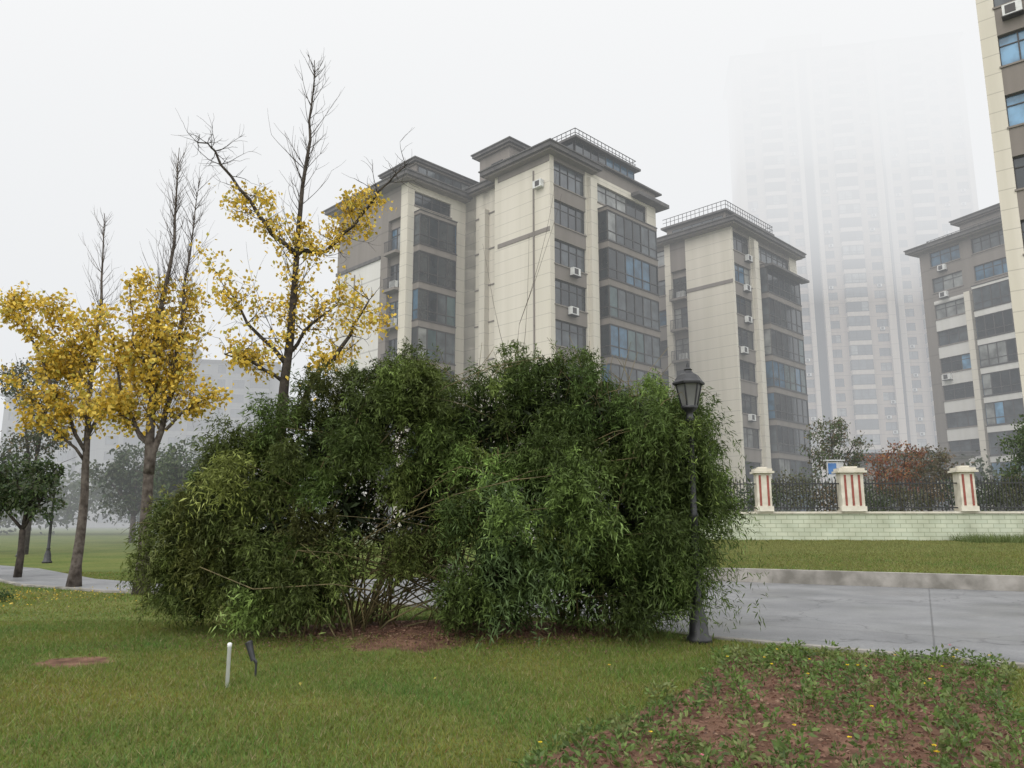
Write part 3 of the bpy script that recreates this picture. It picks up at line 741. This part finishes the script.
OLV = [(.10,.095,.045),(.085,.09,.04),(.14,.10,.055)]
RED = [(.25,.085,.045),(.19,.07,.04),(.28,.13,.05),(.12,.09,.04)]
crown_tree("camphor_tree",-13.6,21.5,[(-13.9,21.5,2.6,.9,.8,.7),(-13.0,21.3,2.2,.7,.7,.5),(-14.6,21.5,2.2,.8,.8,.6),(-13.2,21.6,3.0,.5,.5,.4)],.09,.13,DGR+GRN[:2],5000,2,'barkd')
crown_tree("camphor_tree",-22.6,36,[(-22.4,36,7.0,1.4,1.2,1.1),(-21.8,36,8.8,1.0,.9,.9),(-23.6,36,8.2,1.2,1,1.0),(-22.6,36,5.4,1.5,1.2,.9)],.16,.16,OLV+DGR,5200,3,'barkd')
crown_tree("camphor_tree",-26,38,[(-26,38,4,1.6,1.4,1.2),(-24.5,38,3.2,1.5,1.4,1.0),(-27.5,38,5.0,1.3,1.2,1.0)],.12,.2,DGR,3500,6,'barkd')
crown_tree("camphor_tree",-26.5,54,[(-26.5,54,5.2,2.3,2,1.7),(-24.5,54,4.4,1.9,2,1.4),(-28.3,54,4.2,1.9,2,1.4),(-26,54,3,2.5,2,1.2)],.2,.3,DGR,5000,7)
crown_tree("camphor_tree",-19.6,47,[(-19.6,47,4.9,2,1.8,1.5),(-17.8,47,4.2,1.6,1.6,1.3),(-20.5,47,3.7,1.9,1.7,1.2),(-18,47,5.5,1.2,1.2,.8)],.2,.28,DGR+GRN,5600,9)
crown_tree("red_maple_tree",18.2,36,[(17.4,36,4.0,.9,.9,.7),(18.6,36,4.5,.9,.9,.7),(18.0,36,3.3,1.3,1,.6)],.08,.13,RED,2800,12)
crown_tree("osmanthus_tree",16.6,39,[(16.4,39,6.1,1.0,1,.8),(17.3,39,5.2,1.0,1,.8),(15.8,39,4.9,.9,1,.8),(16.5,39,4.1,1.3,1,.7)],.1,.15,OLV+GRN[:2],3600,13)
crown_tree("osmanthus_tree",22.9,33.5,[(22.9,33.5,4.8,1.1,1,1.0),(23.6,33.5,5.6,1.0,1,.9),(22.6,33.5,3.5,1.0,1,.8)],.1,.15,GRN,6000,14)
crown_tree("osmanthus_tree",20.6,38,[(20.6,38,4.4,1.0,1,.8),(21.5,38,3.7,.9,1,.7),(19.9,38,3.7,.8,1,.6)],.09,.15,OLV+RED[3:],2600,16)

def mass(name, xs, ys, zs, r, leafsz, cols, n):
    k = len(xs); i = rng.integers(0,k,n)
    sub = rng.integers(0,14,n)
    off = norm(rng.normal(size=(k,14,3)))*.75
    P = np.stack([xs,ys,zs],1)[i]+off[i,sub]*np.array(r)[None,:]+rng.normal(0,.3,(n,3))*np.array(r)
    P[:,2] = np.maximum(P[:,2], H(P[:,0],P[:,1])+.03)
    D_ = rng.normal(size=(n,3)); Ls = rng.uniform(leafsz*.6,leafsz*1.3,n); cc = np.array(cols)
    cl = cc[(i*7) % len(cc)]*rng.uniform(.65,1.3,(n,1))
    V,F,C2 = leaves(P,D_,Ls,Ls*.55,cl); return np_mesh(name,V,F,M['leaf'],C2)
xs = np.arange(5,27,.8); k = len(xs)
mass("hedge", xs, 33+rng.uniform(-.3,1.5,k), 2.4+rng.uniform(-.2,.5,k), (.8,.6,.7), .12, DGR+OLV, 16000)
xs = np.linspace(-75,-22,34); k = len(xs)
mass("distant_trees", xs, 84+rng.uniform(-6,12,k), 3+rng.uniform(-.6,1.8,k), (2.8,2.5,2.4), .6, DGR, 12000)
xs = np.linspace(20,60,22); k = len(xs)
mass("distant_trees", xs, 62+rng.uniform(-3,3,k)-.2*xs, 3.6+rng.uniform(-.6,1.0,k), (1.8,1.6,1.7), .35, DGR+OLV, 9000)
xs = np.linspace(-16,-10.2,16); k = len(xs)
mass("low_hedge", xs, 15.2+(-xs-10)*.55+rng.uniform(-.1,.1,k), .12+rng.uniform(0,.04,k), (.4,.3,.13), .06, GRN+OLV, 6000)

# ------------------------------------------------------------------ bamboo clump
bam = empty("bamboo_clump")
lob = np.array([
 (-4.75,11.5,1.25,.42,.7,.62),(-4.2,11.3,1.65,.6,.9,.72),(-3.55,11.2,2.1,.65,1.0,.75),(-2.85,11.2,2.6,.7,1.1,.8),
 (-2.15,11.2,3.1,.62,1.0,.66),(-1.5,11.2,3.25,.5,1.0,.6),(-.9,11.2,2.7,.55,1.0,.7),(-.25,11.1,2.95,.6,1.1,.72),(.45,11.1,3.2,.58,1.1,.7),
 (1.1,11.1,3.0,.58,1.1,.68),(1.75,11.0,2.85,.56,1.0,.7),(2.25,11.2,2.55,.5,.9,.72),(2.6,11.3,2.0,.42,.8,.7),
 (-3.2,10.8,1.3,.8,1.0,.7),(-2.2,10.7,1.75,.75,1.1,.85),(-1.2,11.0,1.8,.65,1.0,.85),(-.2,10.7,1.7,.75,1.0,.85),(.8,10.6,1.8,.75,1.1,.9),(1.7,10.8,1.5,.72,1.0,.9),(2.3,11.1,1.2,.5,.8,.7),
 (-4.2,11.2,.9,.5,.7,.5),(1.1,10.5,.8,.9,.8,.55),(-.3,10.2,.65,.55,.5,.5),(2.0,10.8,.8,.5,.6,.5),(-2.7,10.4,.75,.7,.6,.5),(-3.6,10.8,.8,.6,.6,.5)])
NS = 13
nl_ = len(lob)
u = rng.normal(size=(nl_*NS,3)); u[:,2] += .35; u[:,1] -= .5; u = norm(u)
li = np.repeat(np.arange(nl_),NS)
subc = lob[li,:3]+u*lob[li,3:6]*rng.uniform(.55,1.14,(nl_*NS,1)); subu = u
subr = rng.uniform(.12,.36,nl_*NS); subt = np.exp(rng.normal(0,.34,nl_*NS))
subh = np.clip(.10-.03*(subc[:,0]+1), .02, .25)*rng.uniform(.3,1.5,nl_*NS)+rng.normal(0,.04,nl_*NS)
def strands(ns, m, ln, dr, bright, lsize, spread=.5, wr=(.13,.21), lowbias=False, topbias=False, right=False):
    pr = subr**1.6
    if lowbias: pr = pr*(subc[:,2] < 2.3)
    if topbias: pr = pr*(subc[:,2] > 1.6)*(subu[:,2] > .25)
    if right: pr = pr*(subc[:,0] > 1.9)*(subc[:,2] > 1.0)
    i = rng.choice(len(subc), ns, p=pr/pr.sum())
    uu = norm(rng.normal(size=(ns,3)))
    p0 = subc[i]+uu*subr[i][:,None]*rng.uniform(.2,1,(ns,1))
    v = norm(subu[i]*.9+uu*.8+np.array([0,0,.25]))
    if topbias: v = norm(subu[i]*.4+uu*.5+np.array([0,0,.9]))
    Ls = rng.uniform(*ln,(ns,1)); drop = rng.uniform(*dr,(ns,1))
    t = np.sort(rng.uniform(0,1,(ns,m)),1)[:,:,None]
    pt = p0[:,None,:]+v[:,None,:]*(Ls[:,None]*t*(1-.3*t))
    pt[:,:,2] -= (Ls*drop)[:,0][:,None]*t[:,:,0]**2
    tan = v[:,None,:]*(1-.6*t); tan = np.broadcast_to(tan,(ns,m,3)).copy(); tan[:,:,2] -= 1.8*t[:,:,0]*drop
    tan = norm(tan); pt = pt+rng.normal(0,.03,pt.shape)
    D_ = tan*.55+rng.normal(0,spread,pt.shape); D_[:,:,2] -= .1
    C_ = np.broadcast_to(np.array(bright)[None,None,:],(ns,m,3)).copy()
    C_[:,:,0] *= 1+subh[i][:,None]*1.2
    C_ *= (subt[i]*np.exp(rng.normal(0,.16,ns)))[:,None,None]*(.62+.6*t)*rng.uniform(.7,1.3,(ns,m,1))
    P = pt.reshape(-1,3); Dd = D_.reshape(-1,3); Cc = C_.reshape(-1,3)
    g = H(P[:,0],P[:,1])
    hollow = (np.abs(P[:,0]+1.25) < .5*(1.0-np.clip(P[:,2]/1.0,0,1))) & (P[:,2] < .85) & (P[:,1] < 11)
    lampc = (np.abs(P[:,0]-2.43*P[:,1]/10.3) < .27) & (P[:,1] < 10.5) & (P[:,2] > 2.95)
    ok = (P[:,2] > g+.04+rng.uniform(0,.25,len(P))) & ~hollow & ~lampc
    P, Dd, Cc = P[ok], Dd[ok], Cc[ok]
    l_ = rng.uniform(lsize*.6,lsize*1.35,len(P))
    return leaves(P,Dd,l_,l_*rng.uniform(wr[0],wr[1],len(P)),Cc)
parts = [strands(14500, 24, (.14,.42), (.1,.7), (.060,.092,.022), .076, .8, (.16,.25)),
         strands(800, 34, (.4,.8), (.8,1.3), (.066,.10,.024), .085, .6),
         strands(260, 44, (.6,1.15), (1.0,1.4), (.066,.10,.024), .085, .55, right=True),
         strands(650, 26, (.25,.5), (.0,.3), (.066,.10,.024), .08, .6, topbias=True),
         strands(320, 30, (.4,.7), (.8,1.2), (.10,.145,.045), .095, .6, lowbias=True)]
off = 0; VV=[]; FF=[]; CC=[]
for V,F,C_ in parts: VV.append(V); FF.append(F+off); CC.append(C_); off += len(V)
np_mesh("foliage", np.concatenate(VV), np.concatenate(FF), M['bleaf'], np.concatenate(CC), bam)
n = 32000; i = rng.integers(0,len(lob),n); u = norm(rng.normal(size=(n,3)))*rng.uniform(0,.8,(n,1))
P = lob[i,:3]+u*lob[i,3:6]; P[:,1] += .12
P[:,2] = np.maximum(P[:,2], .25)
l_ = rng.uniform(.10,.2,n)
V,F,C_ = leaves(P, rng.normal(size=(n,3))-np.array([0,0,.2]), l_, l_*.3, np.array([.022,.032,.011])*rng.uniform(.5,1.3,(n,1)))  # core leaves coloured far darker, the clump's inner shade painted in
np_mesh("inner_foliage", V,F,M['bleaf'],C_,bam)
ns = 60; m_ = 56
x0 = rng.uniform(-.4,.75,ns); p0 = np.stack([x0, 9.95+rng.uniform(-.1,.2,ns), rng.uniform(.8,2.2,ns)],1)
Ls = rng.uniform(.5,1.1,(ns,1)); t = rng.uniform(0,1,(ns,m_))[:,:,None]
v = np.stack([rng.normal(0,.4,ns),-rng.uniform(.2,.5,ns),rng.uniform(.0,.2,ns)],1)
pt = p0[:,None,:]+v[:,None,:]*Ls[:,None]*t; pt[:,:,2] -= (Ls[:,0][:,None]*t[:,:,0]**1.4)*.85
D_ = rng.normal(0,.8,pt.shape)+np.array([0,-.1,-.35]); P = pt.reshape(-1,3)+rng.normal(0,.04,(ns*m_,3)); Dd = D_.reshape(-1,3)
ok = P[:,2] > H(P[:,0],P[:,1])+.05; P = P[ok]; Dd = Dd[ok]; l_ = rng.uniform(.07,.14,len(P))
V,F,C_ = leaves(P,Dd,l_,l_*.19,np.array([.105,.155,.058])*rng.uniform(.7,1.3,(len(P),1)))
np_mesh("drooping_sprays", V,F,M['bleaf'],C_,bam)
a = Acc(); random.seed(5)
for j in range(190):
    k = random.randrange(len(subc)); c0 = subc[k]; uu = subu[k]
    bx = random.choice([-3.0,-2.3,-1.9,-.7,0,.8,1.5])+random.gauss(0,.2); by = 10.9+random.gauss(0,.3)
    ex = .3 if j % 3 == 0 else .0
    tx, ty, tz = c0[0]+uu[0]*ex, c0[1]+uu[1]*ex, c0[2]+.1+ex
    pts = []
    for q in range(8):
        s = q/7; pts.append((bx+(tx-bx)*s**1.5, by+(ty-by)*s**1.5, max(.0,tz)*math.sin(s*1.5)+.05))
    if j % 3 == 0: pts.append((tx+uu[0]*.2, ty+uu[1]*.2, tz-.1))
    a.tube(pts, [.014-.0015*q for q in range(len(pts))], 5)
for j in range(46):
    x = random.uniform(-2.8,2.3); z = 3.1
    a.tube([(x,11,z),(x+random.gauss(0,.15),11+random.gauss(0,.2),z+.45),(x+random.gauss(0,.3),11+random.gauss(0,.3),z+random.uniform(.6,1.05))],[.006,.0045,.0025],4)
a.tube([(-4.0,10.0,1.0),(-3.2,9.7,.75),(-2.2,9.6,.82),(-1.6,9.7,.72)],[.006,.007,.006,.004],5)
a.tube([(-1.2,10.7,.1),(-1.0,10.3,.5),(-.6,10.0,1.0),(-.4,9.8,1.7)],[.012,.011,.009,.005],5)
a.tube([(-1.5,10.7,.1),(-1.7,10.4,.45),(-2.1,10.1,.8),(-2.7,9.9,1.3)],[.012,.011,.009,.005],5)
obj_from("culms", a.V, a.F, M['culm'], bam, True)

for (x,y,h) in ((-.15,12.6,4.9),(0.15,12.8,4.6)):
    e = empty("bare_sapling"); a = Acc(); tips=[]
    grow(a, tips, (x,y,0), (0,0,1), h, .012, 1, .12, .03, 3, 5, .25); obj_from("stem", a.V, a.F, M['bark'], e, True)

# ------------------------------------------------------------------ grass, bed, litter
def frustum_pts(n, y0, y1, power=1.0):
    y = y0+(y1-y0)*rng.uniform(0,1,n)**power; x = rng.uniform(-.80,.80,n)*y; return x, y
def blades(n, y0, y1, hgt, wid, power=1.0):
    x, y = frustum_pts(n,y0,y1,power)
    ok = ~in_poly(x,y,ROAD) & ~in_poly(x,y,BED)
    ok &= rng.uniform(0,1,n) > bare(x,y)*1.15
    x = x[ok]; y = y[ok]; n = len(x)
    z = H(x,y); b = np.stack([x,y,z-.005],1)
    cl = .6+.4*np.sin(x*2.1+np.sin(y*1.7)*2)*np.sin(y*2.6+np.sin(x*1.3)*2)
    c2 = .5+.5*np.sin(x*.7+1+np.sin(y*.9)*1.5)*np.sin(y*.8+np.sin(x*.6)*2)
    h = hgt*rng.uniform(.4,1.25,n)*(.7+.5*cl); an = rng.uniform(0,2*np.pi,n)
    side = np.stack([np.cos(an),np.sin(an),0*an],1)*wid/2*rng.uniform(.7,1.3,(n,1))
    lean = rng.normal(0,.6,(n,3)); lean[:,2] = 1; tip = b+lean*h[:,None]
    V = np.stack([b-side,b+side,tip],1).reshape(-1,3); F = np.arange(3*n).reshape(n,3)
    tone = np.stack([.10+.04*(1-cl)+.06*c2+rng.normal(0,.02,n), .165+.02*c2+rng.normal(0,.025,n), .034+0*x],1)
    dry = rng.uniform(0,1,n) < .07+.12*c2; tone[dry] = np.array([.27,.23,.11])*rng.uniform(.7,1.1,(dry.sum(),1))
    C_ = np.repeat(np.clip(tone,.02,1),3,axis=0); return V,F,C_
gr = [blades(340000,4.6,12.5,.05,.009,.8), blades(130000,12,24,.05,.018,.8)]
off=0; VV=[];FF=[];CC=[]
for V,F,C_ in gr: VV.append(V);FF.append(F+off);CC.append(C_);off+=len(V)
np_mesh("grass", np.concatenate(VV),np.concatenate(FF),M['grassb'],np.concatenate(CC))
n = 90000; x = rng.uniform(3,24,n); y = far_edge(x)+.4+(wall_y(x)-far_edge(x)-.4)*rng.uniform(0,1,n); z = H(x,y)
tall = (y > wall_y(x)-1.6) & (x > 16.5); h = .06*rng.uniform(.4,1.3,n)+tall*.35*rng.uniform(.3,1,n)
b = np.stack([x,y,z-.01],1); an = rng.uniform(0,6.28,n); side = np.stack([np.cos(an),np.sin(an),0*an],1)*.012
ln_ = rng.normal(0,.4,(n,3)); ln_[:,2]=1
V = np.stack([b-side,b+side,b+ln_*h[:,None]],1).reshape(-1,3)
cl = np.array([.18,.18,.06])[None]*rng.uniform(.7,1.3,(n,1)); cl[tall] *= np.array([.7,.9,.9])
np_mesh("terrace_grass",V,np.arange(3*n).reshape(n,3),M['grassb'],np.repeat(cl,3,axis=0))

# planting bed
npl = 330; xs=[];ys=[]
tries = 0
while len(xs) < npl and tries < 20000:
    tries += 1
    x = random.uniform(0,5.6); y = random.uniform(4.6,9.6)
    if in_poly(np.array(x),np.array(y),BED):
        d = abs((x-2.3)/1.3)+abs((y-6.6)/2.0)
        if random.random() < (.22 if d < 1 else .9) and all((x-p)**2+(y-q)**2 > .14**2 for p,q in zip(xs,ys)): xs.append(x); ys.append(y)
xs=np.array(xs);ys=np.array(ys); npl=len(xs); nl = 42
sz = rng.uniform(.55,1.1,npl)
i = np.repeat(np.arange(npl),nl); n=len(i)
an = rng.uniform(0,2*np.pi,n); el_ = rng.uniform(.1,1.3,n); rr_ = rng.uniform(.01,.08,n)*sz[i]; hh = rng.uniform(.015,.15,n)*sz[i]
P = np.stack([xs[i]+np.cos(an)*rr_, ys[i]+np.sin(an)*rr_, H(xs[i],ys[i])+hh],1)
D_ = np.stack([np.cos(an)*np.cos(el_), np.sin(an)*np.cos(el_), np.sin(el_)],1)+rng.normal(0,.2,(n,3))
l_ = rng.uniform(.035,.075,n)*sz[i]
pc = np.array([(.10,.16,.04),(.12,.18,.045),(.085,.13,.035),(.15,.18,.06)])[rng.integers(0,4,npl)]
V,F,C_ = leaves(P,D_,l_,l_*.42,pc[i]*rng.uniform(.6,1.3,(n,1)))
np_mesh("flower_bed_plants",V,F,M['leaf'],C_)
nfw = 30; k = rng.integers(0,npl,nfw); i = np.repeat(np.arange(nfw),7)
fc = np.array([(.75,.55,.03),(.7,.5,.05),(.6,.2,.25)])[rng.choice(3,nfw,p=[.6,.25,.15])]
fp = np.stack([xs[k]+rng.normal(0,.03,nfw),ys[k]+rng.normal(0,.03,nfw),H(xs[k],ys[k])+.16*sz[k]+.015],1)
an = np.tile(np.arange(7)*2*np.pi/7,nfw)
V,F,C_ = leaves(fp[i],np.stack([np.cos(an),np.sin(an),.35+0*an],1),np.full(len(i),.018),np.full(len(i),.014),fc[i])
np_mesh("flowers",V,F,M['leaf'],C_)
n = 16000; x = rng.uniform(0,5.6,n); y = rng.uniform(4.6,9.6,n); ok = in_poly(x,y,BED); x=x[ok];y=y[ok]
x2 = rng.normal(-1.1,1.8,4000); y2 = 10.2+rng.normal(0,.4,4000); x=np.concatenate([x,x2]);y=np.concatenate([y,y2]); ok=~in_poly(x,y,ROAD); x=x[ok];y=y[ok]; n=len(x)
P = np.stack([x,y,H(x,y)+.012],1); D_ = rng.normal(size=(n,3)); D_[:,2]*=.25; l_=rng.uniform(.015,.05,n)
lc = np.array([(.22,.115,.08),(.15,.078,.055),(.28,.18,.12),(.10,.055,.04)])[rng.integers(0,4,n)]
V,F,C_ = leaves(P,D_,l_,l_*.5,lc); np_mesh("mulch_litter",V,F,M['leaf'],C_)
n = 380; x = np.concatenate([rng.normal(-10.2,1.5,n),rng.uniform(-5,2,5)]); y = np.concatenate([rng.normal(16.2,1.0,n),rng.uniform(6.5,11,5)])
P = np.stack([x,y,H(x,y)+.04],1); n=len(x); D_=rng.normal(size=(n,3)); D_[:,2]*=.3; l_=rng.uniform(.03,.05,n)
V,F,C_ = leaves(P,D_,l_,l_*.8,np.array(YEL)[rng.integers(0,5,n)]*.8); np_mesh("fallen_leaves",V,F,M['leaf'],C_)

# ------------------------------------------------------------------ camera
cam = bpy.data.cameras.new("camera"); cam.sensor_width = 36; cam.lens = 26.72; cam.clip_end = 4000; cam.clip_start = .05
co_ = link(bpy.data.objects.new("camera", cam)); co_.location = (0,0,1.6); co_.rotation_euler = (R(90+10.1),0,0)
scene.camera = co_
scene.view_settings.view_transform = 'Standard'; scene.view_settings.look = 'None'; scene.view_settings.exposure = 0
